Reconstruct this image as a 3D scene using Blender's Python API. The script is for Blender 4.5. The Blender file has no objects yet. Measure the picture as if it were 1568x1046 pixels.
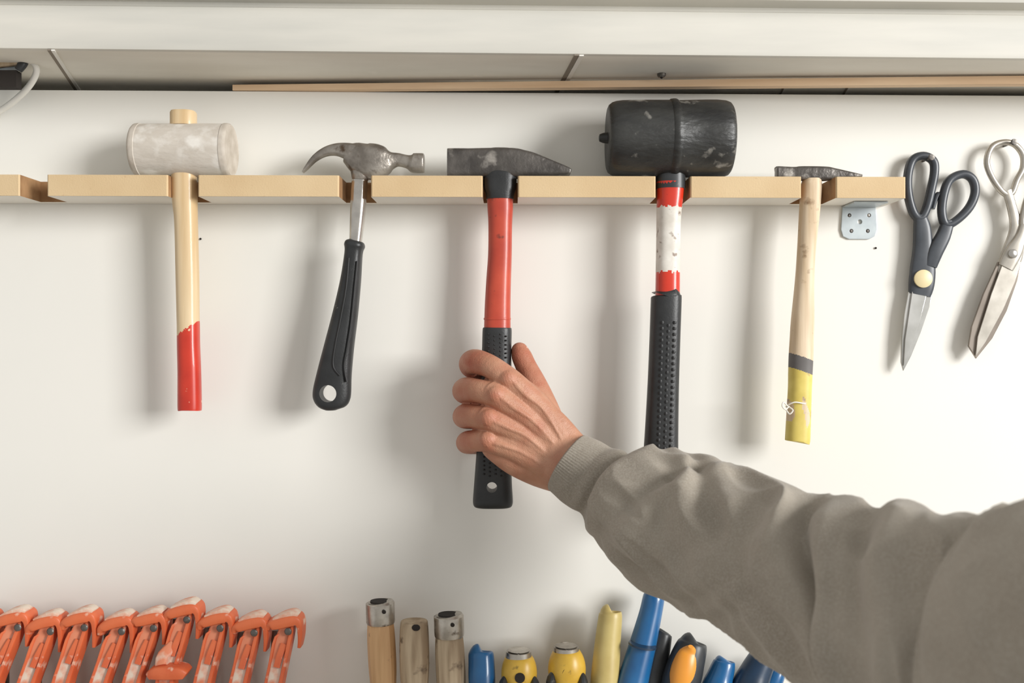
import bpy, math, random
from mathutils import Vector, noise
random.seed(4)
ZOOM=None
S=0.65e-3; D=1568*S*35/36; Z0=1.45
# measured photo position (1568 wide grid) at a real depth y in front of the wall -> metres
def K(y): return (D+y)/D
def A(u,v,y=-0.037):
    k=K(y); return Vector(((u-784)*S*k, y, Z0+(523-v)*S*k))
def PX(y=-0.037): return S*K(y)

# ---------------------------------------------------------------- materials
def pm(name,col,col2=None,rough=0.5,metal=0.0,scale=30,stretch=(1,1,1),lo=0.35,hi=0.65,
       wear=None,bump=0.0,bscale=200,sss=0.0,attr=None,detail=6,sheen=0,coat=0,vor=0):
    m=bpy.data.materials.new(name); m.use_nodes=True
    nt=m.node_tree; N=nt.nodes; L=nt.links; b=N['Principled BSDF']
    b.inputs['Roughness'].default_value=rough; b.inputs['Metallic'].default_value=metal
    if coat: b.inputs['Coat Weight'].default_value=coat
    if sheen:
        b.inputs['Sheen Weight'].default_value=sheen
    tc=N.new('ShaderNodeTexCoord'); mp=N.new('ShaderNodeMapping')
    mp.inputs['Scale'].default_value=stretch
    L.new(tc.outputs['Object'],mp.inputs['Vector'])
    def c4(c): return (c[0],c[1],c[2],1)
    def nz(sc,det=detail,vec=mp):
        n=N.new('ShaderNodeTexNoise'); n.inputs['Scale'].default_value=sc
        n.inputs['Detail'].default_value=det
        L.new(vec.outputs[0] if vec is mp else vec.outputs['Object'],n.inputs['Vector']); return n
    def ramp(n,a,bb):
        r=N.new('ShaderNodeMapRange'); r.inputs['From Min'].default_value=a; r.inputs['From Max'].default_value=bb
        L.new(n.outputs[0],r.inputs['Value']); return r
    def mix(f,ca,cb):
        x=N.new('ShaderNodeMix'); x.data_type='RGBA'
        if f is not None: L.new(f,x.inputs[0])
        if isinstance(ca,tuple): x.inputs[6].default_value=c4(ca)
        else: L.new(ca,x.inputs[6])
        if isinstance(cb,tuple): x.inputs[7].default_value=c4(cb)
        else: L.new(cb,x.inputs[7])
        return x.outputs[2]
    cur=mix(ramp(nz(scale),lo,hi).outputs[0],tuple(col),tuple(col2 or col))
    if wear:
        wc,ws,wl,wh=wear
        cur=mix(ramp(nz(ws,8,tc),wl,wh).outputs[0],cur,tuple(wc))
    if attr:
        at=N.new('ShaderNodeAttribute'); at.attribute_name='tone'
        cur=mix(at.outputs['Fac'],cur,tuple(attr))
    L.new(cur,b.inputs['Base Color'])
    if sss:
        b.inputs['Subsurface Weight'].default_value=sss
        b.inputs['Subsurface Radius'].default_value=(1,.35,.2); b.inputs['Subsurface Scale'].default_value=.004
    if bump:
        bp=N.new('ShaderNodeBump'); bp.inputs['Strength'].default_value=bump; bp.inputs['Distance'].default_value=.001
        if vor:
            vo=N.new('ShaderNodeTexVoronoi'); vo.feature='DISTANCE_TO_EDGE'; vo.inputs['Scale'].default_value=vor
            L.new(tc.outputs['Object'],vo.inputs['Vector'])
            ad=N.new('ShaderNodeMath'); ad.operation='ADD'
            L.new(vo.outputs[0],ad.inputs[0]); L.new(nz(bscale,4).outputs[0],ad.inputs[1]); L.new(ad.outputs[0],bp.inputs['Height'])
        else: L.new(nz(bscale,4).outputs[0],bp.inputs['Height'])
        L.new(bp.outputs[0],b.inputs['Normal'])
    return m
def rgb(r,g,b):
    f=lambda c:((c/255+.055)/1.055)**2.4 if c>10 else c/255/12.92
    return (f(r),f(g),f(b))
M={}
M['panel']=pm('white_panel_paint',rgb(236,233,226),rgb(231,229,222),rough=.45,scale=3,wear=(rgb(205,200,185),70,.78,.82))
M['plaster']=pm('back_plaster',rgb(210,204,192),rgb(200,194,182),rough=.9,scale=8,bump=.2)
M['soffit']=pm('soffit_paint',rgb(238,234,224),rgb(226,221,210),rough=.8,scale=6,stretch=(1,3,3),wear=(rgb(244,240,232),14,.66,.72))
M['beam']=pm('beam_paint',rgb(222,218,208),rgb(200,198,190),rough=.5,scale=5,stretch=(.6,3,5))
M['groove']=pm('joint_shadow_gap',rgb(140,130,118),rough=.9)
M['white']=pm('white_plastic',rgb(235,232,225),rough=.4)
M['floor']=pm('floor_concrete',rgb(140,132,120),rgb(124,117,106),rough=.7,scale=6)
M['mdf']=pm('mdf_cut_edge',rgb(216,190,150),rgb(207,179,138),rough=.8,scale=15,wear=(rgb(190,158,122),190,.66,.8),bump=.2,bscale=700)
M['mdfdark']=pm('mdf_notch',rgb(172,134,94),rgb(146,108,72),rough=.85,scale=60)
M['laminate']=pm('white_laminate',rgb(240,236,226),rough=.5)
M['wood']=pm('handle_wood',rgb(222,198,160),rgb(206,176,132),rough=.45,scale=60,stretch=(2,2,.12),wear=(rgb(140,98,60),45,.68,.78),coat=.2)
M['wood2']=pm('pale_worn_wood',rgb(226,206,178),rgb(198,172,138),rough=.6,scale=70,stretch=(2,2,.12),wear=(rgb(135,105,75),60,.6,.72))
M['strip']=pm('pine_batten',rgb(230,200,166),rgb(212,178,142),rough=.6,scale=50,stretch=(.1,2,2))
M['chiselw']=pm('chisel_ash_wood',rgb(208,168,122),rgb(186,144,100),rough=.5,scale=60,stretch=(2,2,.15),wear=(rgb(110,80,55),70,.62,.7))
M['greywood']=pm('grey_weathered_wood',rgb(194,174,146),rgb(150,128,102),rough=.7,scale=60,stretch=(2,2,.2),wear=(rgb(90,72,55),60,.58,.68))
M['redp']=pm('red_paint',rgb(200,52,30),rgb(184,42,24),rough=.35,scale=40,wear=(rgb(230,190,160),130,.7,.74),coat=.3)
M['redh']=pm('red_fibreglass',rgb(192,74,50),rgb(172,58,40),rough=.42,scale=30,wear=(rgb(100,44,34),110,.66,.78),coat=.15)
M['redb']=pm('bright_red_paint',rgb(208,52,28),rgb(192,42,22),rough=.35,scale=40,wear=(rgb(120,30,20),120,.7,.74),coat=.3)
M['label']=pm('worn_label',rgb(230,225,216),rgb(206,199,188),rough=.5,scale=60,wear=(rgb(140,122,108),110,.6,.68))
M['black']=pm('black_rubber',rgb(34,35,36),rgb(44,45,46),rough=.42,scale=60,wear=(rgb(105,105,102),160,.72,.78),bump=.15,bscale=600)
M['bead']=pm('black_bead',rgb(26,26,27),rough=.5)
M['rubber']=pm('mallet_rubber',rgb(32,32,32),rgb(54,54,52),rough=.42,scale=40,stretch=(.6,1,1.5),wear=(rgb(160,156,148),60,.62,.76),bump=1,bscale=140)
M['whead']=pm('weathered_white_mallet',rgb(218,211,201),rgb(196,187,175),rough=.9,scale=30,stretch=(.6,1,1.6),wear=(rgb(226,221,213),50,.5,.66),bump=.8,bscale=110)
M['whead2']=pm('weathered_mallet_rim',rgb(202,193,181),rgb(176,165,151),rough=.85,scale=60,bump=.4)
M['steel']=pm('worn_steel',rgb(176,169,160),rgb(122,115,107),rough=.36,metal=.7,scale=45,wear=(rgb(88,72,58),80,.55,.68),bump=.6,bscale=240)
M['dsteel']=pm('dark_forged_steel',rgb(112,107,102),rgb(78,74,71),rough=.4,metal=.55,scale=40,wear=(rgb(176,170,162),50,.56,.70),bump=.8,bscale=200)
M['chrome']=pm('polished_steel',rgb(215,210,202),rgb(190,186,180),rough=.2,metal=.95,scale=60)
M['ferrule']=pm('ferrule_steel',rgb(210,204,194),rgb(160,152,142),rough=.3,metal=.8,scale=60,wear=(rgb(90,74,60),90,.6,.7))
M['blade']=pm('blade_steel',rgb(200,199,195),rgb(178,177,172),rough=.28,metal=.8,scale=40)
M['sblade']=pm('aged_blade_steel',rgb(158,148,138),rgb(128,119,110),rough=.3,metal=.8,scale=30,stretch=(1,1,.4))
M['zinc']=pm('zinc_plate',rgb(190,198,200),rgb(174,182,186),rough=.4,metal=.4,scale=60)
M['dark']=pm('dark_hole',rgb(40,34,30),rough=.9)
M['splastic']=pm('scissor_grey_plastic',rgb(70,74,80),rgb(56,60,66),rough=.35,scale=60)
M['cream']=pm('cream_plastic',rgb(226,210,165),rough=.4)
M['greyband']=pm('grey_tape',rgb(112,108,106),rgb(96,92,90),rough=.6)
M['yellowp']=pm('yellow_paint',rgb(222,202,110),rgb(208,186,94),rough=.45,scale=60,wear=(rgb(150,120,70),80,.64,.74))
M['yellow']=pm('yellow_plastic',rgb(216,176,70),rgb(200,158,54),rough=.35,scale=60,wear=(rgb(110,90,50),90,.64,.74))
M['yolive']=pm('straw_plastic',rgb(198,179,116),rgb(184,163,100),rough=.4,scale=40,wear=(rgb(140,120,70),80,.68,.76))
M['blue']=pm('blue_plastic',rgb(30,98,150),rgb(24,84,134),rough=.3,scale=40,wear=(rgb(90,140,180),120,.7,.76),coat=.3)
M['navy']=pm('navy_plastic',rgb(34,58,84),rgb(28,46,66),rough=.35,scale=40)
M['charcoal']=pm('charcoal_plastic',rgb(52,54,56),rgb(42,44,46),rough=.4,scale=60,wear=(rgb(120,118,112),100,.7,.76))
M['orangei']=pm('amber_plastic',rgb(226,150,56),rough=.35)
M['clamp']=pm('orange_clamp_enamel',rgb(224,116,72),rgb(208,94,54),rough=.45,scale=30,wear=(rgb(230,190,166),60,.58,.66),bump=.2)
M['clampw']=pm('scuffed_orange_enamel',rgb(226,148,114),rgb(218,122,84),rough=.5,scale=30,stretch=(1,1,.5),wear=(rgb(226,208,190),36,.44,.56),bump=.3)
M['skin']=pm('skin',rgb(198,148,121),rgb(182,129,102),rough=.5,scale=35,bump=.4,bscale=240,sss=.06,attr=rgb(170,92,68),vor=620)
M['nail']=pm('fingernail',rgb(226,172,154),rough=.25)
M['knit']=pm('grey_jersey',rgb(158,149,136),rgb(144,135,122),rough=.95,scale=14,wear=(rgb(166,158,146),700,.4,.7),bump=.4,bscale=1100,sheen=.2)
M['string']=pm('cotton_string',rgb(235,230,218),rough=.9)
M['scm']=pm('scissor_bright_steel',rgb(206,200,190),rgb(180,174,164),rough=.28,metal=.8,scale=50)

# ---------------------------------------------------------------- geometry tools
class B:
    def __init__(s): s.v=[]; s.f=[]; s.m=[]; s.mats=[]
    def mi(s,m):
        if m not in s.mats: s.mats.append(m)
        return s.mats.index(m)
    def add(s,vs,fs,mat):
        o=len(s.v); s.v+= [Vector(p) for p in vs]
        for f in fs:
            s.f.append([i+o for i in f])
            if callable(mat):
                c=sum((Vector(vs[i]) for i in f),Vector())/len(f); s.m.append(s.mi(mat(c)))
            else: s.m.append(s.mi(mat))
        return s
    def done(s,name,ang=40,recalc=True):
        me=bpy.data.meshes.new(name)
        c=Vector([ (min(p[i] for p in s.v)+max(p[i] for p in s.v))/2 for i in range(3)])
        me.from_pydata([p-c for p in s.v],[],s.f)
        for k in s.mats: me.materials.append(M[k])
        me.polygons.foreach_set('material_index',s.m); 
        if recalc:
            import bmesh
            bm=bmesh.new(); bm.from_mesh(me); bmesh.ops.recalc_face_normals(bm,faces=bm.faces); bm.to_mesh(me); bm.free()
        me.polygons.foreach_set('use_smooth',[True]*len(me.polygons))
        me.set_sharp_from_angle(angle=math.radians(ang)); me.update()
        o=bpy.data.objects.new(name,me); o.location=c; bpy.context.collection.objects.link(o); return o

def cr(p0,p1,p2,p3,t):
    return [0.5*((2*b)+(-a+c)*t+(2*a-5*b+4*c-d)*t*t+(-a+3*b-3*c+d)*t**3) for a,b,c,d in zip(p0,p1,p2,p3)]
def resample(P,sub,closed=False):
    n=len(P); out=[]
    rng=range(n) if closed else range(n-1)
    for i in rng:
        g=(lambda j:P[j%n]) if closed else (lambda j:P[max(0,min(n-1,j))])
        for k in range(sub): out.append(cr(g(i-1),g(i),g(i+1),g(i+2),k/sub))
    if not closed: out.append(list(P[-1]))
    return out
def loft(st,sub=1,seg=28,n=2.0,closed=False,ref=Vector((0,1,0)),cap=True,disp=None):
    """st: list of (Vector centre, a, b) ; a = across, b = along ref"""
    P=[(c[0],c[1],c[2],a,b) for c,a,b in st]
    if sub>1: P=resample(P,sub,closed)
    vs=[];fs=[];m=len(P)
    for i,p in enumerate(P):
        w=1; t=Vector()
        while t.length<2e-5 and w<m:
            if closed: t=Vector(P[(i+w)%m][:3])-Vector(P[i-w][:3])
            else: t=Vector(P[min(m-1,i+w)][:3])-Vector(P[max(0,i-w)][:3])
            w+=1
        if t.length<1e-9: t=Vector((0,0,1))
        t.normalize()
        sd=t.cross(ref)
        if sd.length<1e-3: sd=t.cross(Vector((0,0,1)))
        sd.normalize(); up=sd.cross(t).normalized()
        for j in range(seg):
            th=2*math.pi*j/seg; cc=math.cos(th); ss=math.sin(th)
            x=math.copysign(abs(cc)**(2/n),cc); y=math.copysign(abs(ss)**(2/n),ss)
            q=Vector(p[:3])+sd*(x*max(p[3],1e-5))+up*(y*max(p[4],1e-5))
            if disp: q=disp(q,i/(m-1),th,(sd*cc+up*ss))
            vs.append(q)
    R=m if closed else m-1
    for i in range(R):
        for j in range(seg):
            a=i*seg+j; b=i*seg+(j+1)%seg; c=((i+1)%m)*seg+(j+1)%seg; d=((i+1)%m)*seg+j
            fs.append([a,b,c,d])
    if not closed and cap:
        fs.append(list(range(seg))[::-1]); fs.append([(m-1)*seg+j for j in range(seg)])
    return vs,fs
def s_(u,v,a,b,y=-0.037): return (A(u,v,y),a*PX(y),b*1e-3)
def box(p0,p1):
    x0,y0,z0=p0;x1,y1,z1=p1
    return hexa([(x0,y0,z0),(x1,y0,z0),(x1,y0,z1),(x0,y0,z1)],[(x0,y1,z0),(x1,y1,z0),(x1,y1,z1),(x0,y1,z1)])
def hexa(fr,bk):
    return [Vector(p) for p in fr+bk],[[0,1,2,3],[7,6,5,4],[0,4,5,1],[1,5,6,2],[2,6,7,3],[3,7,4,0]]
def evalobj(o):
    dg=bpy.context.evaluated_depsgraph_get(); dg.update()
    e=o.evaluated_get(dg); me=e.to_mesh()
    vs=[o.matrix_world@v.co for v in me.vertices]; fs=[list(p.vertices) for p in me.polygons]
    e.to_mesh_clear(); return vs,fs
def tmp(vs,fs):
    me=bpy.data.meshes.new('tmp'); me.from_pydata([tuple(v) for v in vs],[],fs)
    import bmesh
    bm=bmesh.new(); bm.from_mesh(me); bmesh.ops.recalc_face_normals(bm,faces=bm.faces); bm.to_mesh(me); bm.free()
    o=bpy.data.objects.new('tmp',me); bpy.context.collection.objects.link(o); return o
def drill(vf,u,v,r,y=-0.037):
    o=tmp(*vf); c=tmp(*loft([(A(u,v,y)+Vector((0,-.05,0)),r,r),(A(u,v,y)+Vector((0,.05,0)),r,r)],ref=Vector((0,0,1)),seg=32))
    md=o.modifiers.new('b','BOOLEAN'); md.operation='DIFFERENCE'; md.object=c; md.solver='EXACT'
    bpy.context.view_layer.update()
    res=evalobj(o); bpy.data.objects.remove(o); bpy.data.objects.remove(c); return res
def plate(outline,y,th,holes=(),bev=.0004,smooth=0):
    cu=bpy.data.curves.new('c','CURVE'); cu.dimensions='2D'; cu.fill_mode='BOTH'; cu.extrude=th/2; cu.bevel_depth=bev; cu.bevel_resolution=1
    def spl(pts):
        s=cu.splines.new('POLY'); s.points.add(len(pts)-1)
        for i,(x,z) in enumerate(pts): s.points[i].co=(x,z,0,1)
        s.use_cyclic_u=True
    pts=[(p[0],p[1]) for p in outline]
    if smooth: pts=[tuple(q) for q in resample(pts,smooth,True)]
    spl([(A(u,v,y).x,A(u,v,y).z) for u,v in pts])
    for (u,v,r) in holes:
        c=A(u,v,y); spl([(c.x+r*math.cos(t*math.pi/10),c.z+r*math.sin(t*math.pi/10)) for t in range(20)])
    o=bpy.data.objects.new('c',cu); bpy.context.collection.objects.link(o)
    o.rotation_euler=(math.pi/2,0,0); o.location=(0,y,0); bpy.context.view_layer.update()
    r=evalobj(o); bpy.data.objects.remove(o); return r
def sph(c,r,sx=1,sy=1,sz=1,seg=12):
    vs=[];fs=[];n=seg//2
    for i in range(1,n):
        ph=math.pi*i/n
        for j in range(seg):
            th=2*math.pi*j/seg; vs.append(Vector(c)+Vector((r*sx*math.sin(ph)*math.cos(th),r*sy*math.sin(ph)*math.sin(th),r*sz*math.cos(ph))))
    for i in range(n-2):
        for j in range(seg):
            a=i*seg+j;b=i*seg+(j+1)%seg; fs.append([a,b,b+seg,a+seg])
    fs.append(list(range(seg))); fs.append([(n-2)*seg+j for j in range(seg)])
    return vs,fs
def tube(pts,r,sub=6,seg=10,closed=False):
    return loft([(p,r,r) for p in pts],sub=sub,seg=seg,closed=closed)

# ---------------------------------------------------------------- room shell
SL=-4/1500.0
def tl(x): return x*SL        # the whole rack hangs very slightly out of level
b=B(); zt=lambda x:A(784,142.5,0).z - x*0.0058
b.add(*hexa([(-1.6,0,.0),(1.6,0,.0),(1.6,0,zt(1.6)),(-1.6,0,zt(-1.6))],[(-1.6,.016,.0),(1.6,.016,.0),(1.6,.016,zt(1.6)),(-1.6,.016,zt(-1.6))]),'panel')
b.done('white_wall_panel',20)
b=B(); b.add(*box((-1.6,.05,0),(1.6,.15,2.5)),'plaster'); b.done('wall_back',20)
b=B(); b.add(*box((-1.6,-2.8,-.05),(1.6,.15,0)),'floor'); b.done('floor',20)
# beam with soffit
yb=-.10
def zb(u,v): return A(u,v,yb).z
prof=[(.049,0),(yb+.004,0),(yb+.001,.001),(yb,.004),(yb,.030),(yb+.001,.036),(yb+.004,.0405),(yb+.010,.043),(yb+.010,.047),(yb-.006,.0485),(yb-.008,.052),(yb-.008,.19),(.049,.19)]
b=B(); vs=[];fs=[]
sl=(zb(1568,91)-zb(0,75))/(A(1568,0,yb).x-A(0,0,yb).x); zc=(zb(1568,91)+zb(0,75))/2
soff=lambda x:zc+sl*x
nseg=30
for i in range(nseg+1):
    x=-1.6+3.2*i/nseg
    for (y,z) in prof: vs.append(Vector((x,y,soff(x)+z)))
n=len(prof)
for i in range(nseg):
    for j in range(n):
        fs.append([i*n+j,i*n+(j+1)%n,(i+1)*n+(j+1)%n,(i+1)*n+j])
fs.append(list(range(n))); fs.append([nseg*n+j for j in range(n)])
def bm_(c):
    h=c.z-soff(c.x)
    return 'soffit' if h<.002 and c.y>yb+.003 else 'beam'
b.add(vs,fs,bm_)
b.done('ceiling_beam',30)
# joint lines & batten & screw on the soffit
def onsoff(u,v,dz=0):
    x=0
    for _ in range(6):
        k=(soff(x)-Z0)/((523-v)*S); x=(u-784)*S*k
    return Vector((x,(k-1)*D,soff(x)-dz))
for (p,q,w) in [((75,76),(118,139),.0016),((883,84),(852,141),.002),((1200,132),(1194,145),.0009),((1298,132),(1291,145),.0009)]:
    P=onsoff(*p,.0008);Q=onsoff(*q,.0008); Q.y=min(Q.y,.046); dx=Vector((w,0,0))
    b=B()
    b.add(*hexa([P-dx,P+dx,P+dx+Vector((0,0,.0012)),P-dx+Vector((0,0,.0012))],[Q-dx,Q+dx,Q+dx+Vector((0,0,.0012)),Q-dx+Vector((0,0,.0012))]),'groove')
    e=Vector((w*2.2,0,-.0004))
    b.add(*hexa([P-dx+e,P+dx+e,P+dx+e+Vector((0,0,.0012)),P-dx+e+Vector((0,0,.0012))],[Q-dx+e,Q+dx+e,Q+dx+e+Vector((0,0,.0012)),Q-dx+e+Vector((0,0,.0012))]),'white')
    b.done('trim_joint',20)
y0=.0015;y1=-.066
def q4(u0,v0,v1,y): return A(u0,v0,y),A(u0,v1,y)
a0,a1=q4(356,130,138.5,y0-.003); c0,c1=q4(1900,112.5,126,y1)
b=B(); dy=Vector((0,.010,0))
b.add(*hexa([a1,c1,c0,a0],[a1+dy,c1+dy,c0+dy,a0+dy]),'strip'); b.done('wooden_batten',20)
b=B(); p=onsoff(1013,113,.0)
b.add(*loft([(p,.0042,.0042),(p-Vector((0,0,.002)),.0042,.0042),(p-Vector((0,0,.0035)),.0028,.0028)],ref=Vector((0,1,0)),seg=16),'dsteel')
b.add(*sph(p-Vector((0,0,.0035)),.0014),'dark'); b.done('ceiling_screw')
# electrical fitting and cable upper left
b=B(); b.add(*hexa([A(-60,132,-.05),A(26,112,-.05),A(38,79,-.05),A(-60,79,-.05)],[A(-60,132,-.004),A(26,128,-.004),A(38,84,-.004),A(-60,84,-.004)]),'zinc')
b.add(*loft([s_(-30,100,8,3,-.053),s_(30,92,8,3,-.053)],n=4),'greywood')
b.add(*box(A(-20,134,-.056),A(33,112,-.046)),'dark')
b.add(*loft([s_(28,108,6,3,-.055),s_(35,98,7,4,-.054),s_(40,90,5,3,-.052)],sub=3),'charcoal')
b.add(*tube([A(36,92,-.052),A(50,95,-.05),A(56,110,-.045),A(44,133,-.035),A(20,156,-.02),A(-10,176,-.008),A(-60,200,-.006)],.0030),'white')
b.done('power_socket')

# ---------------------------------------------------------------- notched rack
yf=-.054; ZT=A(0,269.5,yf).z; ZB=A(0,302,yf).z
segs=[(-160,30),(72,257),(303,519),(568,739),(793,1004),(1057,1227),(1280,1387)]
b=B()
xl=[(A(a,0,yf).x,A(c,0,yf).x) for a,c in segs]
yn=-.012; plan=[(xl[0][0],-.0002)]
for i,(xa,xb) in enumerate(xl):
    c=.0012
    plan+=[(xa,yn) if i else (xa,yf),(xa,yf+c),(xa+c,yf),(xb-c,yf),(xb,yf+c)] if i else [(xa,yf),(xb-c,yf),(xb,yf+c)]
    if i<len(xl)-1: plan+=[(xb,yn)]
plan+=[(xl[-1][1],-.0002)]
n=len(plan); vs=[Vector((x,y,ZB+tl(x))) for x,y in plan]+[Vector((x,y,ZT+tl(x))) for x,y in plan]
fs=[[i,(i+1)%n,(i+1)%n+n,i+n] for i in range(n)]
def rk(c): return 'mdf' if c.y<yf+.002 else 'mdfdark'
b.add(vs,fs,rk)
def quad(z,xa,xb,ya,yb_,up):
    p=[Vector((xa,ya,z+tl(xa))),Vector((xb,ya,z+tl(xb))),Vector((xb,yb_,z+tl(xb))),Vector((xa,yb_,z+tl(xa)))]
    return p,[[0,1,2,3]] if up else [[3,2,1,0]]
for z,up in ((ZT,True),(ZB,False)):
    b.add(*quad(z,xl[0][0],xl[-1][1],yn,-.0002,up),'laminate')
    for xa,xb in xl: b.add(*quad(z,xa,xb,yf+.0008,yn,up),'laminate')
b.done('notched_tool_rack',20,recalc=False)
rack_top=lambda u,y=-.037: ZT+tl((u-784)*PX(y))

# zinc bracket under rack
b=B()
b.add(*plate([(1290,318),(1340,318),(1342,352),(1338,362),(1330,366),(1300,366),(1291,362),(1288,352)],-.0012,.0016,[(1300,330,.0022),(1330,330,.0022),(1303,354,.0022),(1328,354,.0022),(1316,340,.0026)]),'zinc')
z1=ZB+tl(.33)-.0006
b.add(*box((A(1290,0,-.001).x,-.035,z1-.0014),(A(1340,0,-.001).x,-.0006,z1)),'zinc')
for u,v in ((1300,330),(1330,330),(1303,354),(1328,354)): b.add(*sph(A(u,v,-.002),.0018,1,.5,1),'dsteel')
b.done('metal_bracket')
for u,v in ((307,366),(1341,380)):
    b=B(); b.add(*loft([(A(u,v,-.0002),.0008,.0008),(A(u,v,-.0012),.0011,.0011),(A(u,v,-.0016),.0008,.0008)],ref=Vector((0,0,1)),seg=10),'dark'); b.done('small_nail')

# ---------------------------------------------------------------- wooden mallet
def headz(u,r,y=-.037): return rack_top(u,y)+r
b=B(); r=.0258; y=-.037; zc_=headz(281,r)+.0006
xa=A(208,0,y).x; xb=A(355,0,y).x
pr=[(0,.6),(0,.93),(.0012,.975),(.003,.99),(.006,.99),(.0065,.97),(.012,.975),(.03,.975),(.0455,.985)]
L_=xb-xa; full=pr+[(L_-t,q) for t,q in pr[::-1][1:]]
b.add(*loft([(Vector((xa+t,y,zc_)),r*q,r*q) for t,q in full],seg=56),lambda c:'whead2' if (c.x<xa+.0055 or c.x>xb-.0055) else 'whead')
b.add(*loft([s_(281,193,19.5,11),s_(281,174,19.5,11),s_(281,171,18,10)],seg=28,n=2.6),'wood')
def mw(c):
    u=784+c.x/PX(); v=523-(c.z-Z0)/PX()
    if v>516-(u-272)*.7+1.2*math.sin(u*.8): return 'redp'
    return 'wood'
b.add(*loft([s_(282,262,19,11),s_(283,305,18.5,11),s_(285,340,17,10.5),s_(287,420,17,10.5),s_(288,480,16.5,10.5),s_(288.5,500,16.5,10.5),s_(288.8,530,16.6,10.5),s_(290,570,17,10.5),s_(290.5,622,17.5,10.5),s_(290.5,626,16.5,10),s_(290.5,627,14,8)],sub=30,seg=72,n=2.4),mw)
b.done('wooden_mallet')

# ---------------------------------------------------------------- claw hammer
b=B(); y=-.037
b.add(*loft([s_(649,250,10,6,y),s_(649.5,250,13,8,y),s_(647,250,14.5,9.3,y),s_(634,250,14.5,9.3,y),s_(630,249.5,13,8.5,y),s_(624,248,10,6.5,y),s_(610,245,10,6.5,y),s_(600,246,13,8,y),s_(592,247,21,9.5,y),s_(577,247.5,26.5,11.5,y),s_(560,247,27,12,y),s_(543,240,22,11.5,y),s_(532,236,15,11,y)],sub=4,seg=28,n=3),'steel')
for sgn in (-1,1):
    dy=.0062*sgn
    b.add(*loft([s_(548,238,17,5.2,y+dy*.9),s_(532,232,13,5.4,y+dy),s_(515,229.5,9.5,5.2,y+dy),s_(498,233,7,5,y+dy*1.03),s_(482,243,5,4.6,y+dy*1.1),s_(468,259,2.6,4.0,y+dy*1.2),s_(464,264,.8,3.4,y+dy*1.25)],sub=6,seg=20,n=3),'steel')
b.add(*loft([s_(553,250,18,11,y),s_(552,268,14,9.5,y),s_(551.5,276,12,8,y)],sub=4,n=2.6),'steel')
b.add(*loft([s_(551.5,272,12,7,y),s_(550,290,12.5,7,y),s_(547.5,330,11.5,6.8,y),s_(544.5,372,9.5,6.5,y)],sub=5,n=2.4),'chrome')
g=loft([s_(544.2,369,8,6,y),s_(544,370,13,10,y),s_(543,376,15.5,12,y),s_(541.5,388,13.5,11,y),s_(537,430,15.5,11.5,y),s_(529,480,19,12,y),s_(519.5,530,22.5,12.5,y),s_(512.5,570,26,12,y),s_(508.5,600,29,11,y),s_(507.5,614,27,10.5,y),s_(507,623,20,9.5,y),s_(507,628,8,7,y)],sub=6,seg=36,n=2.7)
g=drill(g,505,602,13*PX(),y)
b.add(*g,'black')
rel=lambda u,v,yy=-.0493:A(u,v,yy)
b.add(*tube([rel(534,395,-.0478),rel(530,440,-.0485),rel(521,490,-.049),rel(513,530,-.0493),rel(510,560,-.0492),rel(520,575,-.0488)],.0011),'bead')
b.add(*tube([rel(547,400,-.0478),rel(543,440,-.0485),rel(538,490,-.0487),rel(532,530,-.049),rel(527,560,-.049),rel(531,585,-.0482)],.0011),'bead')
b.done('claw_hammer')

# ---------------------------------------------------------------- cross pein hammer (held)
b=B()
b.add(*loft([s_(685.5,251,18,8),s_(686,251,21,10),s_(688,251,22,11.5),s_(712,251,22,11.8),s_(722,250.5,21.5,11.5),s_(745,251,22.5,12),s_(785,251,22.5,12),s_(800,252,20.5,12),s_(815,254,18.5,11.5),s_(840,258.5,13,10.5),s_(862,262,7.5,10),s_(872,264,4.5,9.5),s_(874,264.5,2.5,8.5)],seg=40,n=5,sub=3),'dsteel')
b.add(*loft([s_(766,234,19,9),s_(766,228.5,18,8),s_(766,227.5,14,6)],seg=24,n=3),'steel')
b.add(*loft([s_(766,262,21,11),s_(765.5,268,25,12.5),s_(765.5,288,25,13),s_(765.5,297,22,13),s_(765.5,306,20.5,12.5)],sub=4,seg=32,n=2.8),'black')
b.add(*loft([s_(765.5,300,20,12),s_(766,320,19.5,12),s_(766,345,18.3,11.5),s_(765.5,390,18.2,11.5),s_(763.5,430,19,11.8),s_(762,470,19.8,12),s_(761.5,508,20.5,12.3)],sub=8,seg=36,n=2.5),'redh')
b.add(*loft([s_(761.5,487,20.6,12.6),s_(761.5,488,21,12.8),s_(761.5,490,20.6,12.6)],seg=32,n=2.5),'redh')
g=loft([s_(761.3,504,20,12),s_(761.3,505,22.3,13.3),s_(760.5,540,22.6,13.6),s_(759.5,600,24,13.8),s_(757.5,650,25,13.8),s_(756,700,27,13.4),s_(755,740,29,12.6),s_(754.8,762,30.5,13),s_(754.8,771,30.3,12.6),s_(754.8,775.5,28,11),s_(754.8,777,24,9)],sub=6,seg=40,n=2.8)
g=drill(g,753.5,743.5,8*PX())
b.add(*g,'black')
for i in range(6):
    for j in range(4):
        u=748+j*9; v=512+i*6.5+(j%2)*3; b.add(*sph(A(u,v,-.0500),.0011,seg=8),'bead')
for i in range(5):
    for j in range(4):
        u=741+j*9; v=700+i*6.5+(j%2)*3; b.add(*sph(A(u,v,-.0500),.0011,seg=8),'bead')
b.done('cross_pein_hammer')

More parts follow.
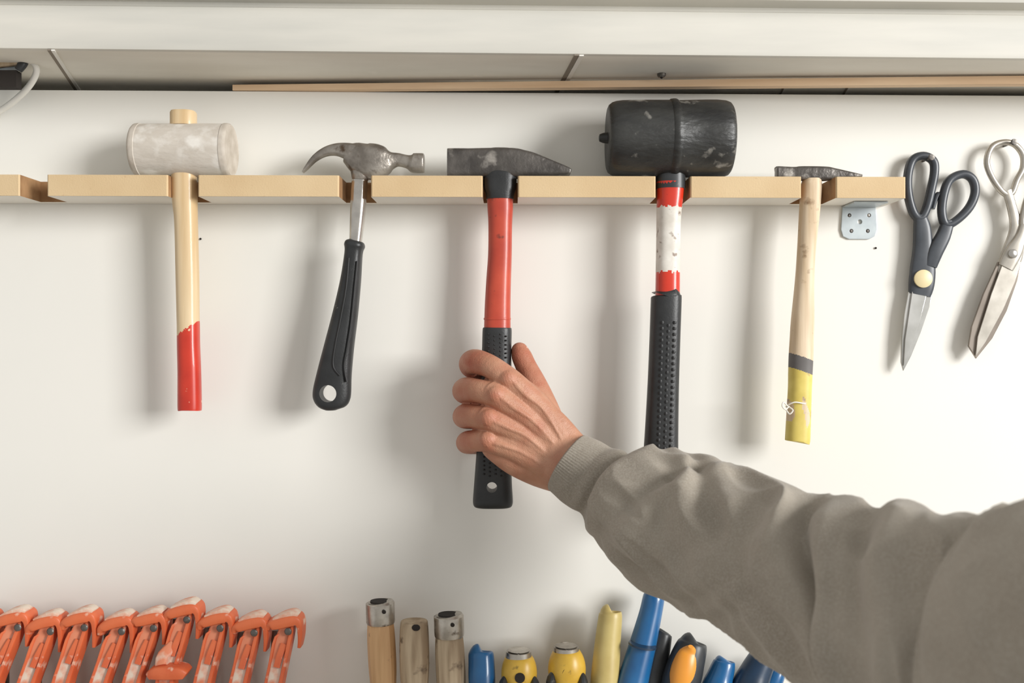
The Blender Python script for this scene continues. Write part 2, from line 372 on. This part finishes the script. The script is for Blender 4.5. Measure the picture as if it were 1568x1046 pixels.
# ---------------------------------------------------------------- rubber mallet
b=B(); y=-.042; r=.0372; zc_=rack_top(1024,y)+r+.0003
xa=A(930,0,y).x; xb=A(1118,0,y).x; L_=xb-xa; xm=A(1031,0,y).x-xa
pr=[(0,.35),(0,.80),(.0012,.87),(.004,.93),(.008,.965),(.014,.985),(.03,.995),(xm-.0045,.995),(xm-.0035,1.02),(xm-.001,1.03),(xm+.001,1.03),(xm+.0025,1.01),(xm+.004,.985),(xm+.03,1.0),(L_-.014,1.0),(L_-.006,.98),(L_-.002,.94),(L_-.0005,.89),(L_,.8),(L_,.35)]
b.add(*loft([(Vector((xa+t,y,zc_)),r*q*.985,r*q*.985) for t,q in pr],seg=64),'rubber')
b.add(*loft([(Vector((xa+.004,y,zc_+.001)),.006,.006),(Vector((xa-.004,y,zc_+.001)),.0048,.0048),(Vector((xa-.0075,y,zc_+.001)),.0035,.0035),(Vector((xa-.008,y,zc_+.001)),.002,.002)],seg=20),'rubber')
b.add(*loft([s_(1027,262,22,13,y),s_(1027,290,22,13,y)],n=2.5),'charcoal')
def rm(c):
    u=784+c.x/PX(y); v=523-(c.z-Z0)/PX(y)+1.5*math.sin(c.x*900)+1.2*math.sin(c.x*2100+1)
    if 318<v<417: return 'label'
    return 'redb'
b.add(*loft([s_(1026.5,280,21.5,13,y),s_(1026,300,20,12.5,y),s_(1024,330,18.5,12,y),s_(1023,380,18,12,y),s_(1022,458,18.5,12,y)],sub=40,seg=60,n=2.5),rm)
b.add(*loft([s_(1020,453,19,12,y),s_(1020,455,22.5,13.5,y),s_(1020,462,23,13.8,y),s_(1018,520,23,14,y),s_(1015.5,590,23.5,14,y),s_(1013,660,25,14,y),s_(1011,720,27,14,y),s_(1010,770,28.5,14,y),s_(1010,786,27,13,y),s_(1010,790,20,10,y)],sub=6,seg=36,n=2.8),'black')
for i in range(26):
    for j in range(3):
        u=1014+j*9.5-i*.28; v=494+i*9+(j%2)*4.5; b.add(*sph(A(u,v,y-.0138),.0019,1,.5,1.1,seg=8),'bead')
b.done('rubber_mallet')

# ---------------------------------------------------------------- small tack hammer
b=B()
b.add(*loft([s_(1188,265,7,4.5),s_(1189,265,9,6),s_(1192,265,9.5,6.3),s_(1214,265.5,9,6),s_(1226,266,10.5,7),s_(1262,266.5,10.5,7),s_(1276,267,8.5,6.5),s_(1300,269,5,6),s_(1318,270,1.8,5.2)],sub=4,seg=28,n=4.5),'dsteel')
def sh(c):
    u=784+c.x/PX(); v=523-(c.z-Z0)/PX(); w=v-(u-1210)*.35
    if w<541: return 'wood2'
    if w<563: return 'greyband'
    if w<590: return 'yellowp'
    return 'yellowp' if noise.noise(Vector((u*.05,v*.02,0)))>-.25 else 'wood2'
b.add(*loft([s_(1243,274,13,7.5),s_(1243,279,14.5,8.5),s_(1242,290,15.5,9.5),s_(1239,330,15,9.5),s_(1235,380,13.5,9),s_(1232,430,14,9),s_(1229,490,17,10),s_(1227.5,520,17.5,10.2),s_(1226.5,545,18,10.5),s_(1225.5,570,17.8,10.5),s_(1224.5,600,17.5,10.2),s_(1221.5,668,18.5,10.5),s_(1221.3,671,18,10),s_(1221.3,673,15,8.5)],sub=26,seg=60,n=2.4),sh)
b.add(*tube([A(1232,618,-.047),A(1217,616,-.0485),A(1207,620,-.045),A(1204,623,-.037),A(1210,622,-.028),A(1226,620,-.0265),A(1243,618,-.037)],.0007,closed=True),'string')
b.add(*tube([A(1206,622,-.046),A(1200,616,-.05),A(1198,622,-.052),A(1203,627,-.05),A(1208,622,-.048)],.0007),'string')
b.add(*tube([A(1206,622,-.046),A(1214,628,-.05),A(1209,634,-.05),A(1204,628,-.048)],.0007),'string')
b.done('tack_hammer')

# ---------------------------------------------------------------- scissors
b=B(); y=-.010
def ring(pts,r,b_,y): return loft([s_(u,v,r,b_,y) for u,v in pts],sub=5,seg=16,closed=True,n=2.3)
b.add(*ring([(1413,239),(1428,246),(1431,262),(1426,290),(1419,318),(1410,334),(1399,327),(1391,300),(1390,270),(1397,246)],6.5,4.5,y),'splastic')
b.add(*ring([(1474,267),(1489,275),(1493,295),(1484,318),(1464,338),(1448,344),(1442,325),(1445,298),(1454,276)],6.5,4.5,y-.002),'splastic')
b.add(*loft([s_(1408,330,9,4,y),s_(1412,350,13,4.5,y),s_(1413,380,15,4.5,y),s_(1413,410,19,4.5,y),s_(1411,435,19.5,4.2,y),s_(1408,452,17,3.5,y)],sub=4,n=3),'splastic')
b.add(*loft([s_(1452,338,9,4,y-.002),s_(1444,362,11,4.5,y-.002),s_(1432,385,12,4.5,y-.002),s_(1424,408,10,4,y-.001)],sub=4,n=3),'splastic')
b.add(*loft([s_(1428,320,3,3,y),s_(1434,300,4,3.5,y),s_(1441,300,4,3.5,y),s_(1446,318,3,3,y)],sub=3,n=2.5),'splastic')
b.add(*plate([(1391,448),(1426,448),(1422,470),(1409,508),(1394,545),(1383,566),(1380,555),(1381,520),(1385,480)],y,.0018),'blade')
b.add(*plate([(1397,446),(1419,446),(1408,490),(1390,540),(1384,556),(1386,520)],y-.002,.0012),'blade')
c=A(1413,427,y-.004); b.add(*loft([(c,.0088,.0088),(c-Vector((0,.002,0)),.0088,.0088),(c-Vector((0,.0032,0)),.006,.006)],ref=Vector((0,0,1)),seg=32),'cream')
b.done('black_handled_scissors')
b=B(); y=-.012
b.add(*ring([(1536,218),(1554,222),(1566,238),(1566,258),(1557,276),(1549,296),(1537,296),(1521,276),(1511,250),(1518,226)],4.5,3,y),'scm')
b.add(*ring([(1606,258),(1620,270),(1618,292),(1600,320),(1580,340),(1566,346),(1568,320),(1578,290),(1590,266)],4.5,3,y-.003),'scm')
b.add(*loft([s_(1542,292,7,3,y),s_(1550,320,7,3.2,y),s_(1556,350,10,3.2,y),s_(1551,385,16,3,y),s_(1543,408,16,2.4,y),s_(1537,425,14,1.6,y)],sub=4,n=3),'scm')
b.add(*loft([s_(1569,342,7,3,y-.003),s_(1563,362,8,3.2,y-.003),s_(1552,386,13,3,y-.003),s_(1540,410,12,2.0,y-.003)],sub=4,n=3),'scm')
b.add(*plate([(1528,402),(1562,402),(1556,430),(1540,476),(1518,518),(1494,548),(1483,530),(1488,500),(1506,450)],y,.002),'sblade')
b.add(*plate([(1536,402),(1561,402),(1553,432),(1535,474),(1508,524),(1494,544),(1497,516),(1518,450)],y-.0028,.0014),'scm')
c=A(1549,389,y-.004); b.add(*loft([(c,.0045,.0045),(c-Vector((0,.003,0)),.0045,.0045),(c-Vector((0,.0038,0)),.003,.003)],ref=Vector((0,0,1)),seg=24),'chrome')
b.done('steel_scissors')
for u,v,h in ((1413,247,.022),(1537,224,.022)):
    b=B(); c=A(u,v,-.0002); b.add(*loft([(c,.0012,.0012),(c-Vector((0,h-.002,0)),.0012,.0012),(c-Vector((0,h-.0019,0)),.0032,.0032),(c-Vector((0,h-.0005,0)),.0028,.0028)],ref=Vector((0,0,1)),seg=16),'dsteel'); b.done('hanging_nail')

# ---------------------------------------------------------------- lower shelf with tools
zs=Z0-.362
b=B(); b.add(*box((-.62,-.115,zs-.018),(.62,-.0003,zs)),'laminate'); b.add(*box((-.62,-.117,zs-.018),(.62,-.1151,zs)),'mdf'); b.done('lower_tool_shelf',20)
def vend(y): return 523+(Z0-zs-.0008)/PX(y)
# chisels
def chisel(u,v,du,w,y,wood,capm):
    b=B(); ve=vend(y)
    if capm:
        b.add(*loft([s_(u,v+3,w-7,(w-7)*.62,y),s_(u,v+1,w-4,(w-4)*.62,y),s_(u,v,w-2.5,(w-2.5)*.62,y),s_(u+du*.02,v+2,w,w*.62,y),s_(u+du*.15,v+30,w,w*.62,y),s_(u+du*.16,v+33,w-1,(w-1)*.62,y)],seg=36),capm)
        b.add(*loft([s_(u,v-1.5,w-7,(w-7)*.6,y),s_(u,v+10,w-6,(w-6)*.6,y)],seg=30),'dark' if capm!='x' else wood)
        v2=v+30
    else: v2=v
    b.add(*loft([s_(u+du*.1,v2,w-4,(w-4)*.62,y),s_(u+du*.12,v2+3,w-2,(w-2)*.62,y),s_(u+du*.3,v2+30,w-.5,w*.62,y),s_(u+du*.7,v2+80,w-1,w*.6,y),s_(u+du,ve-20,w-6,(w-6)*.6,y),s_(u+du,ve,w-8,(w-8)*.6,y)],sub=4,seg=8 if capm else 30,n=2.2),wood)
    if capm: b.add(*sph(A(u+6,v+16,y-w*.62e-3-.0002),.002,1,.4,1),'dark')
    else: b.add(*sph(A(u+3,v+10,y-w*.6e-3),.004,1,.4,.8),'dark')
    b.done('wood_chisel',30)
chisel(582,921,6,22,-.045,'chiselw','ferrule')
chisel(634,951,1,23,-.045,'greywood',None)
chisel(687,941,6,23,-.045,'greywood','ferrule')
# handles
def handle(name,pts,mat,y0_=-.04,y1_=-.055,n=2.0,extra=None,seg=30):
    """pts: (u,v,a) from the top; continues to the shelf"""
    b=B(); ve=vend(y1_); v0=pts[0][1]; st=[]
    for u,v,a in pts:
        t=(v-v0)/(ve-v0); yy=y0_+(y1_-y0_)*t; st.append(s_(u,v,a,a*.62,yy))
    (u1,v1,a1),(u2,v2,a2)=pts[-2],pts[-1]
    ue=u2+(u2-u1)/(v2-v1)*(ve-v2)
    st.append(s_(ue,ve,a2*.8,a2*.5,y1_))
    b.add(*loft(st,sub=5,seg=seg,n=n),mat)
    if extra: extra(b)
    b.done(name,35); return b
handle('blue_file_handle',[(737,995,8),(736,996,15),(736,1000,19),(737,1012,20),(738,1046,20.5)],'blue')
def vex(u,v,y=-.045):
    def f(b):
        b.add(*loft([s_(u-1,v-2,12,7.5,y),s_(u-1,v-5,17,10.5,y),s_(u-1,v-3,19,11.8,y),s_(u-1,v+7,20,12,y),s_(u-1,v+9,17,10,y)],seg=30),'ferrule')
        c=A(u+1,v+37,y-.0150); b.add(*loft([(c+Vector((0,.004,0)),.0048,.0048),(c-Vector((0,.0022,0)),.0048,.0048)],ref=Vector((0,0,1)),seg=20),'dark')
        for k in (-1,1): b.add(*loft([s_(u+k*22,v+36,3,4,y-.006),s_(u+k*24,v+50,8,9,y-.009),s_(u+k*22,v+80,9,9,y-.010)],sub=3,seg=14),'charcoal')
    return f
handle('yellow_screwdriver_handle',[(795,1003,15),(795,1006,21),(795,1018,26),(795,1034,27.5),(795,1050,24),(795,1072,22)],'yellow',-.045,-.045,extra=vex(795,1000))
handle('yellow_screwdriver_handle',[(868,994,15),(868,997,21),(868,1010,27),(868,1026,29),(868,1044,26),(868,1066,22)],'yellow',-.045,-.045,extra=vex(868,993))
handle('straw_file_handle',[(936,935,9),(935,936,15),(935,940,17.5),(934,950,18.5),(930,990,20),(926,1046,22)],'yolive',-.035,-.05)
def bx(b):
    b.add(*loft([s_(984,986,21.2,13.2,-.049),s_(983.5,989,21.6,13.4,-.049)],seg=30),'navy')
handle('blue_rasp_handle',[(1003,909,9),(1002,911,14),(1001,915,16.5),(996,940,17.5),(984,988,20.5),(970,1040,23.5),(966,1060,24)],'blue',-.03,-.055,extra=bx)
handle('charcoal_screwdriver_handle',[(1018,966,7),(1017,968,11),(1015,974,14),(1006,1010,18),(998,1046,20)],'charcoal',-.03,-.045)
def ox(b):
    b.add(*loft([s_(1058,990,4,2,-.062),s_(1055,998,14,5,-.058),s_(1050,1015,19,8,-.0585),s_(1045,1035,20,9,-.0595),s_(1040,1060,15,6,-.062)],sub=4,seg=24),'orangei')
handle('amber_screwdriver_handle',[(1064,979,10),(1062,981,18),(1060,988,23),(1052,1012,27),(1042,1046,29)],'charcoal',-.045,-.055,extra=ox)
handle('blue_file_handle',[(1111,1009,9),(1110,1011,14),(1109,1016,17),(1103,1035,20),(1096,1058,23)],'blue',-.045,-.055)
handle('navy_screwdriver_handle',[(1172,1001,12),(1170,1003,18),(1167,1010,21),(1157,1030,24),(1146,1056,27)],'navy',-.045,-.055)
handle('light_blue_file_handle',[(1198,1012,5),(1197,1014,9),(1192,1024,12),(1182,1046,15)],'blue',-.03,-.04)
handle('straw_awl_handle',[(1252,1040,8),(1250,1043,14),(1248,1052,17),(1244,1070,19)],'yolive',-.045,-.055)

# clamps: cast clamp jaws hung side by side on their steel bars
def clamp(u,v,big=0):
    b=B(); d=(u-784)/659.0; rnd=random.Random(int(u*7))
    ya=-.040; lean=34*d+rnd.uniform(-3,3); ve=vend(-.03); q=rnd.uniform(-4,4)
    b.add(*loft([s_(u-17,v+22,5,4,-.018),s_(u-17,ve,5,4,-.018)],n=8,seg=16),'dsteel')
    def col(off,m,a,bb,yo,v0=12,k=1.0):
        b.add(*loft([s_(u+4+off*.7,v+v0,a*.8,bb*.8,ya+yo),s_(u+off+lean*.15,v+34,a,bb,ya-.003+yo),s_(u+off+lean*.55,v+72,a*k,bb,ya-.010+yo),s_(u+off+lean*.95,v+110,a*1.05*k,bb,ya-.016+yo),s_(u+off+lean*1.05,ve-24,a,bb,ya-.018+yo)],sub=3,seg=20,n=6),m)
    col(-1,'clampw',10.5,6.5,.001)
    col(11,'clamp',3.2,9,0,16)
    col(-12,'clamp',2.2,7.5,.0005,26)
    b.add(*loft([s_(u+1+lean*.2,v+44,5.5,1.2,ya-.0108),s_(u-1+lean*.45,v+62,5,1.2,ya-.0146),s_(u-2+lean*.65,v+80,5,1.2,ya-.0178)],sub=2,seg=16,n=5),'clamp')
    b.add(*loft([s_(u-26,v+25+q,3.5,9,ya-.001),s_(u-22,v+15+q*.6,7,12,ya),s_(u-8,v+9,8.5,13,ya),s_(u+8,v+5,9,13,ya),s_(u+18,v+5,8.5,12,ya),s_(u+23,v+12,5,11,ya),s_(u+24,v+30,3.6,10,ya),s_(u+22,v+50+q,2.6,8,ya)],sub=4,seg=20,n=5),'clamp')
    b.add(*loft([s_(u-17,v+5,3,8,ya-.002),s_(u-2,v-1,4.5,9,ya-.002),s_(u+12,v-4,4.5,9,ya-.002),s_(u+20,v-1,3,8,ya-.002)],sub=3,seg=16,n=5),'clampw')
    b.add(*sph(A(u+3,v+25,ya-.0115),.0036,1,.4,1),'dsteel')
    if big:
        b.add(*loft([s_(u-52,v+108,6,9,ya-.022),s_(u-40,v+103,10,11,ya-.022),s_(u-6,v+103,10,11,ya-.022),s_(u+4,v+107,7,9,ya-.022)],sub=3,seg=20,n=5),'clamp')
        b.add(*loft([s_(u-32,v+98,9,10,ya-.020),s_(u-30,v+80,10,9,ya-.014),s_(u-16,v+62,8,7,ya-.008)],sub=3,seg=20,n=5),'clampw')
    b.add(*loft([s_(u+lean*1.05,ve-30,16,10,-.045),s_(u+lean*1.05,vend(-.045),16,10,-.045)],n=5,seg=20),'clamp')
    b.done('bar_clamp',40)
for (u,v,bg) in [(-28,938,0),(24,936,0),(74,942,0),(126,936,0),(183,942,0),(232,937,0),(283,924,1),(334,937,0),(386,944,0),(438,942,0)]: clamp(u,v,bg)

# ---------------------------------------------------------------- the arm: hand
def hs(u,v,r,y,b_=None):   # r in mm
    return (A(u,v,y),r*1e-3,(b_ or r)*1e-3)
parts=[]
def fing(pts,seg=20,sub=5,n=2): 
    P=list(pts); c,a,bb=P[-1]; d=(P[-1][0]-P[-2][0]).normalized()
    P+= [(c+d*a*.55,a*.82,bb*.82),(c+d*a*.9,a*.45,bb*.45),(c+d*a*1.0,a*.1,bb*.1)]
    parts.append(loft(P,sub=sub,seg=seg,n=n))
# forearm + wrist
parts.append(loft([hs(960,752,26,-.130,20),hs(920,736,26,-.110,19),hs(885,716,27,-.096,18),hs(860,700,27.5,-.087,17.5),hs(835,682,29,-.081,16)],sub=5,seg=36))
# back of the hand slab
parts.append(loft([hs(884,716,24,-.091,12),hs(860,697,27,-.088,11.4),hs(826,670,31,-.088,10.2),hs(795,650,31,-.088,8.6),hs(774,636,27,-.087,7.2)],sub=6,seg=40,n=2.6))
MC=[((876,690),(830,628),(779,581)),((870,700),(815,645),(760,605)),((860,714),(805,668),(749,641)),((852,726),(798,692),(748,674))]
KY=[-.0870,-.0910,-.0895,-.0845]
mr=[(12,11.2,11.2),(12,11.2,11.4),(12,11.2,11.0),(12,11.0,10.6)]
for (w,m_,k),r,ky in zip(MC,mr,KY):
    parts.append(loft([hs(w[0],w[1],r[0],-.087),hs(m_[0],m_[1],r[1],(ky-.087)/2),hs(k[0],k[1],r[2],ky),hs(k[0]-6,k[1]-2,r[2]*.85,ky+.004)],sub=6,seg=24))
# palm pads
parts.append(loft([hs(860,728,17,-.077),hs(825,717,17,-.074),hs(790,703,15.5,-.074),hs(764,690,12.5,-.074),hs(748,680,10,-.074),hs(742,677,6,-.074)],sub=5,seg=24))
parts.append(loft([hs(860,695,19,-.077),hs(825,655,20,-.072,15),hs(795,625,17,-.070,13),hs(774,603,12,-.069,12)],sub=5,seg=24))
parts.append(loft([hs(845,705,22,-.076,14),hs(800,675,22,-.072,13),hs(765,645,20,-.069,12)],sub=5,seg=24))
parts.append(loft([hs(756,585,9,-.073,8),hs(742,612,9,-.073,8),hs(738,645,9,-.072,8),hs(742,678,8,-.071,7)],sub=4,seg=20))
# fingers: MCP, mid-proximal, PIP, mid-middle, DIP, pad, tip
FG=[ [(779,581,11.2,-.0870),(752,562,10.8,-.0805),(729,554,11.8,-.0655),(721,557,11.6,-.047),(724,563,11.0,-.030),(740,568,9.8,-.0185),(757,571,8.4,-.0170)],
     [(760,605,11.4,-.0905),(734,599,11.0,-.0820),(716,597,11.9,-.0655),(711,599,11.7,-.047),(716,602,11.0,-.028),(735,604,9.6,-.0180),(756,606,8.4,-.0170)],
     [(749,641,11.2,-.0890),(728,638,10.7,-.0800),(716,637,11.6,-.0650),(711,638,11.4,-.047),(716,640,10.8,-.028),(733,643,9.4,-.0180),(753,645,8.2,-.0170)],
     [(748,674,10.8,-.0845),(729,675,10.1,-.0760),(719,677,10.9,-.0625),(715,678,10.6,-.046),(719,680,9.8,-.029),(734,682,8.6,-.0185),(750,683,7.4,-.018)]]
for f in FG: fing([hs(u,v,r,y) for u,v,r,y in f])
# thumb
fing([hs(856,690,15,-.074),hs(840,645,14.5,-.065),hs(826,608,13,-.057),hs(815,582,11.6,-.050),hs(806,562,10.2,-.045),hs(799,546,9.8,-.042),hs(796,538,8.6,-.040)])
parts.append(loft([hs(845,650,12,-.074,9),hs(818,612,11,-.071,9),hs(798,590,8,-.070,8)],sub=4))
# tendons and knuckle bumps
for (w,m_,k),ky in zip(MC,KY):
    o=ky+.087
    parts.append(loft([hs(w[0]-10,w[1]-6,1.7,-.0978),hs(m_[0]+4,m_[1]+2,2.0,-.0972+o*.5),hs((m_[0]+k[0])/2,(m_[1]+k[1])/2,2.4,-.0974+o*.8),hs(k[0]+6,k[1]+3,2.7,-.0966+o),hs(k[0],k[1],2.5,-.0958+o)],sub=5,seg=12))
    parts.append(sph(A(k[0]-1,k[1]-1,ky-.0056),.0092,.95,.87,.9,seg=16))
# veins
for vn in ([(858,690),(836,672),(812,664),(790,650),(770,640)],[(846,706),(822,690),(806,676),(786,672),(770,660)],[(836,672),(826,650),(806,628),(786,606)]):
    parts.append(loft([hs(u,v,1.25,-.0988+.0012*i) for i,(u,v) in enumerate(vn)],sub=5,seg=10))
for f in FG: parts.append(sph(A(f[2][0]+1,f[2][1],f[2][3]-.0046),.0102,.9,.95,1.0,seg=16))
av=[];af=[]
for vs,fs in parts:
    o=len(av); av+=list(vs); af+=[[i+o for i in f] for f in fs]
ho=tmp(av,af)
import bmesh
md=ho.modifiers.new('r','REMESH'); md.mode='VOXEL'; md.voxel_size=.0008
md=ho.modifiers.new('s','SMOOTH'); md.factor=.5; md.iterations=10
bpy.context.view_layer.update()
hv,hf=evalobj(ho); bpy.data.objects.remove(ho)
kn=[A(k[0],k[1],ky-.010) for (_,_,k),ky in zip(MC,KY)]; pip=[A(f[2][0],f[2][1],f[2][3]-.009) for f in FG]
def wr(p):
    e=0
    for (q,f) in zip(pip,FG):
        dd=(p-q).length
        if dd<.016:
            ax=(A(f[3][0],f[3][1],f[3][3])-A(f[1][0],f[1][1],f[1][3])).normalized()
            e-=.00036*math.exp(-(dd/.009)**2)*(.5+.5*math.sin((p-q).dot(ax)*2300+2*noise.noise(p*200)))
    for q in kn:
        dd=(p-q).length
        if dd<.016: e-=.00026*math.exp(-(dd/.009)**2)*(.5+.5*math.sin((p.x+p.z*.3)*2300+3*noise.noise(p*150)))
    e+=.0004*noise.noise(Vector((p.x*60,p.y*60,p.z*60)))
    e+=.00012*noise.noise(Vector((p.x*700,p.y*300,p.z*500)))
    return e
tones=[];hv2=[]
for p in hv:
    t=.08
    for q in kn: t+=.5*math.exp(-((p-q).length/.010)**2)
    for q in pip: t+=.6*math.exp(-((p-q).length/.013)**2)
    if p.y>-.068: t+=.4*min(1,(p.y+.068)/.012)
    t+=.35*math.exp(-((p-A(797,540,-.045)).length/.014)**2)
    t+=.4*noise.noise(p*45)+.25*noise.noise(p*140)
    tones.append(max(0,min(1,t)))
    hv2.append(p+Vector((0,-1,0))*wr(p))
hb=B(); hb.add(hv2,hf,'skin')
arm=hb.done('hand_skin',180)
at=arm.data.attributes.new('tone','FLOAT','POINT'); at.data.foreach_set('value',tones)
nb=B(); nb.add(*sph(A(806,541,-.042),.0060,.35,.75,1.15,seg=14),'nail')
for f in FG: 
    u,v,r,y=f[6]; nb.add(*sph(A(u+6,v,y+.0064),.0050,1.1,.3,.9,seg=12),'nail')
nail=nb.done('fingernails')

# ---------------------------------------------------------------- sleeve
SP=[(869,708,50,-.093),(886,720,54,-.097),(908,735,58,-.103),(932,748,64,-.111),(955,760,76,-.120),(975,773,92,-.132),(1000,787,104,-.146),(1060,818,113,-.172),(1150,854,122,-.215),(1220,884,131,-.250),(1290,914,146,-.290),(1370,948,172,-.330),(1450,984,200,-.370),(1550,1020,240,-.41),(1650,1044,278,-.450),(1780,1070,310,-.49),(1900,1090,320,-.52)]
P=resample([(u,v,r,y) for u,v,r,y in SP],18)
SEG=240
F=[ (936,9,-3,-6,10,-1.9,1.9),(962,14,-4,6,17,-1.9,1.9),(1002,30,6,-6.5,13,-1.2,1.4),(1030,36,6,4.0,18,-.6,1.5),
 (905,4,0,-1.2,10,-2,2),
 (1085,-70,0,-4,20,.2,1.8),(1125,-75,0,4,26,.3,1.8),(1185,-110,0,-7,20,.5,1.9),(1228,-110,0,5,24,.4,1.9),
 (1290,-80,8,5,28,.3,1.9),(1345,-110,24,-17.0,14,-1.4,1.2),(1383,-110,24,11.0,24,-1.5,1.2),
 (1455,-110,12,-8,20,.1,1.7),(1505,-110,10,6,34,-.3,1.7),(1590,-60,0,-6.0,40,-1.2,1.7),
 (1120,90,0,-3.5,20,-1.6,-.2),(1210,100,0,-5.0,20,-1.6,-.3),(1270,110,0,-5,20,-1.7,-.4)]
vs=[];m=len(P)
for i,(u,v,r,y) in enumerate(P):
    c=A(u,v,y); a0=P[max(0,i-2)]; a1=P[min(m-1,i+2)]
    t=(A(a1[0],a1[1],a1[3])-A(a0[0],a0[1],a0[3])).normalized()
    up=Vector((0,-1,0)); side=t.cross(up).normalized()
    if side.z<0: side=-side
    fw=side.cross(t).normalized()
    if fw.y>0: fw=-fw
    R=r*PX(y)
    for j in range(SEG):
        th=-math.pi+2*math.pi*j/SEG
        d=fw*math.cos(th)+side*math.sin(th)
        rr=R
        rr*=1-.08*abs(math.cos(th))
        if u<940: rr+=.00040*math.sin(th*73)*min(1,(940-u)/20)
        e=0
        if -2.2<th<2.2:
            for (u0,c1,c2,amp,w,lo,hi) in F:
                x=(u-(u0+c1*th+c2*th*th))/w
                win=1/(1+math.exp(-(th-lo)*5))*1/(1+math.exp((th-hi)*5))
                e+=amp*1e-3*math.exp(-x*x)*win
        ps=c+d*R
        amp=min(1,max(0,(u-945)/60))
        q=Vector((u*.0070+th*.75,math.sin(th)*1.2,math.cos(th)*1.2))
        rg=1-abs(noise.noise(q))*2.2
        q2=Vector((u*.014+th*1.3+5,math.sin(th)*1.8,math.cos(th)*1.8))
        rg2=1-abs(noise.noise(q2))*2.2
        e+=amp*(.0072*(rg-.5)+.0038*(rg2-.5)+.0030*noise.noise(ps*9+Vector((3,1,7))))
        e+=.0005*noise.noise(ps*60)
        vs.append(c+d*(rr+e))
inner=[]
for (off,sc) in ((.004,.93),(.012,.89),(.03,.88)):
    u,v,r,y=P[0]; c=A(u,v,y); a1=P[3]; t=(A(a1[0],a1[1],a1[3])-c).normalized()
    side=t.cross(Vector((0,-1,0))).normalized(); 
    if side.z<0: side=-side
    fw=side.cross(t).normalized()
    if fw.y>0: fw=-fw
    inner.append([c+t*off+(fw*math.cos(th)*.9+side*math.sin(th))*(r*PX(y)*sc) for th in [-math.pi+2*math.pi*j/SEG for j in range(SEG)]])
u,v,r,y=P[0]; c=A(u,v,y)
edge=[c-t*.0012+(vs[j]-c)*.965 for j in range(SEG)]
allv=[p for rg in inner[::-1] for p in rg]+edge+vs
nr=len(allv)//SEG
fs=[[i*SEG+j,i*SEG+(j+1)%SEG,(i+1)*SEG+(j+1)%SEG,(i+1)*SEG+j] for i in range(nr-1) for j in range(SEG)]
last=allv[-SEG:]; c=sum(last,Vector())/SEG; tt=(A(*P[-1][:2],P[-1][3])-A(*P[-6][:2],P[-6][3])).normalized()
for k in range(1,8):
    a=k/8*math.pi/2; allv+= [c+(p-c)*math.cos(a)+tt*math.sin(a)*.07 for p in last]
    o=(nr-1)*SEG; fs+=[[o+j,o+(j+1)%SEG,o+SEG+(j+1)%SEG,o+SEG+j] for j in range(SEG)]; nr+=1
fs.append([(nr-1)*SEG+j for j in range(SEG)])
sb=B(); sb.add(allv,fs,'knit'); sleeve=sb.done('sleeve',180)

em=bpy.data.objects.new('reaching_arm',None); em.location=A(862,706,-.085); bpy.context.collection.objects.link(em)
bpy.context.view_layer.update()
for o in (arm,nail,sleeve):
    o.parent=em; o.matrix_parent_inverse=em.matrix_world.inverted()

# ---------------------------------------------------------------- light & camera
w=bpy.data.worlds.new('World'); bpy.context.scene.world=w; w.use_nodes=True
bg=w.node_tree.nodes['Background']; bg.inputs[0].default_value=(1,.985,.95,1); bg.inputs[1].default_value=.56
def area(name,loc,target,size,power,col):
    l=bpy.data.lights.new(name,'AREA'); l.shape='RECTANGLE'; l.size=size[0]; l.size_y=size[1]; l.energy=power; l.color=col
    o=bpy.data.objects.new(name,l); o.location=loc; o.rotation_euler=(Vector(target)-Vector(loc)).to_track_quat('-Z','Y').to_euler()
    bpy.context.collection.objects.link(o); return o
area('window_daylight',(4.0,-3.2,Z0+1.0),(0,0,Z0),(1.7,1.9),305,(1,.995,.98))
cam=bpy.data.cameras.new('camera'); cam.lens=35; cam.sensor_width=36; cam.clip_start=.01
cam.dof.use_dof=True; cam.dof.focus_distance=D-.03; cam.dof.aperture_fstop=6.3
co=bpy.data.objects.new('camera',cam); co.location=(0,-D,Z0); co.rotation_euler=(math.pi/2,0,0)
bpy.context.collection.objects.link(co); bpy.context.scene.camera=co
if ZOOM:
    z,u,v=ZOOM; cam.lens=35*z; cam.shift_x=(u-784)/1568*z; cam.shift_y=(523-v)/1568*z
    cam.dof.aperture_fstop=6.3*z
bpy.context.scene.view_settings.view_transform='Standard'
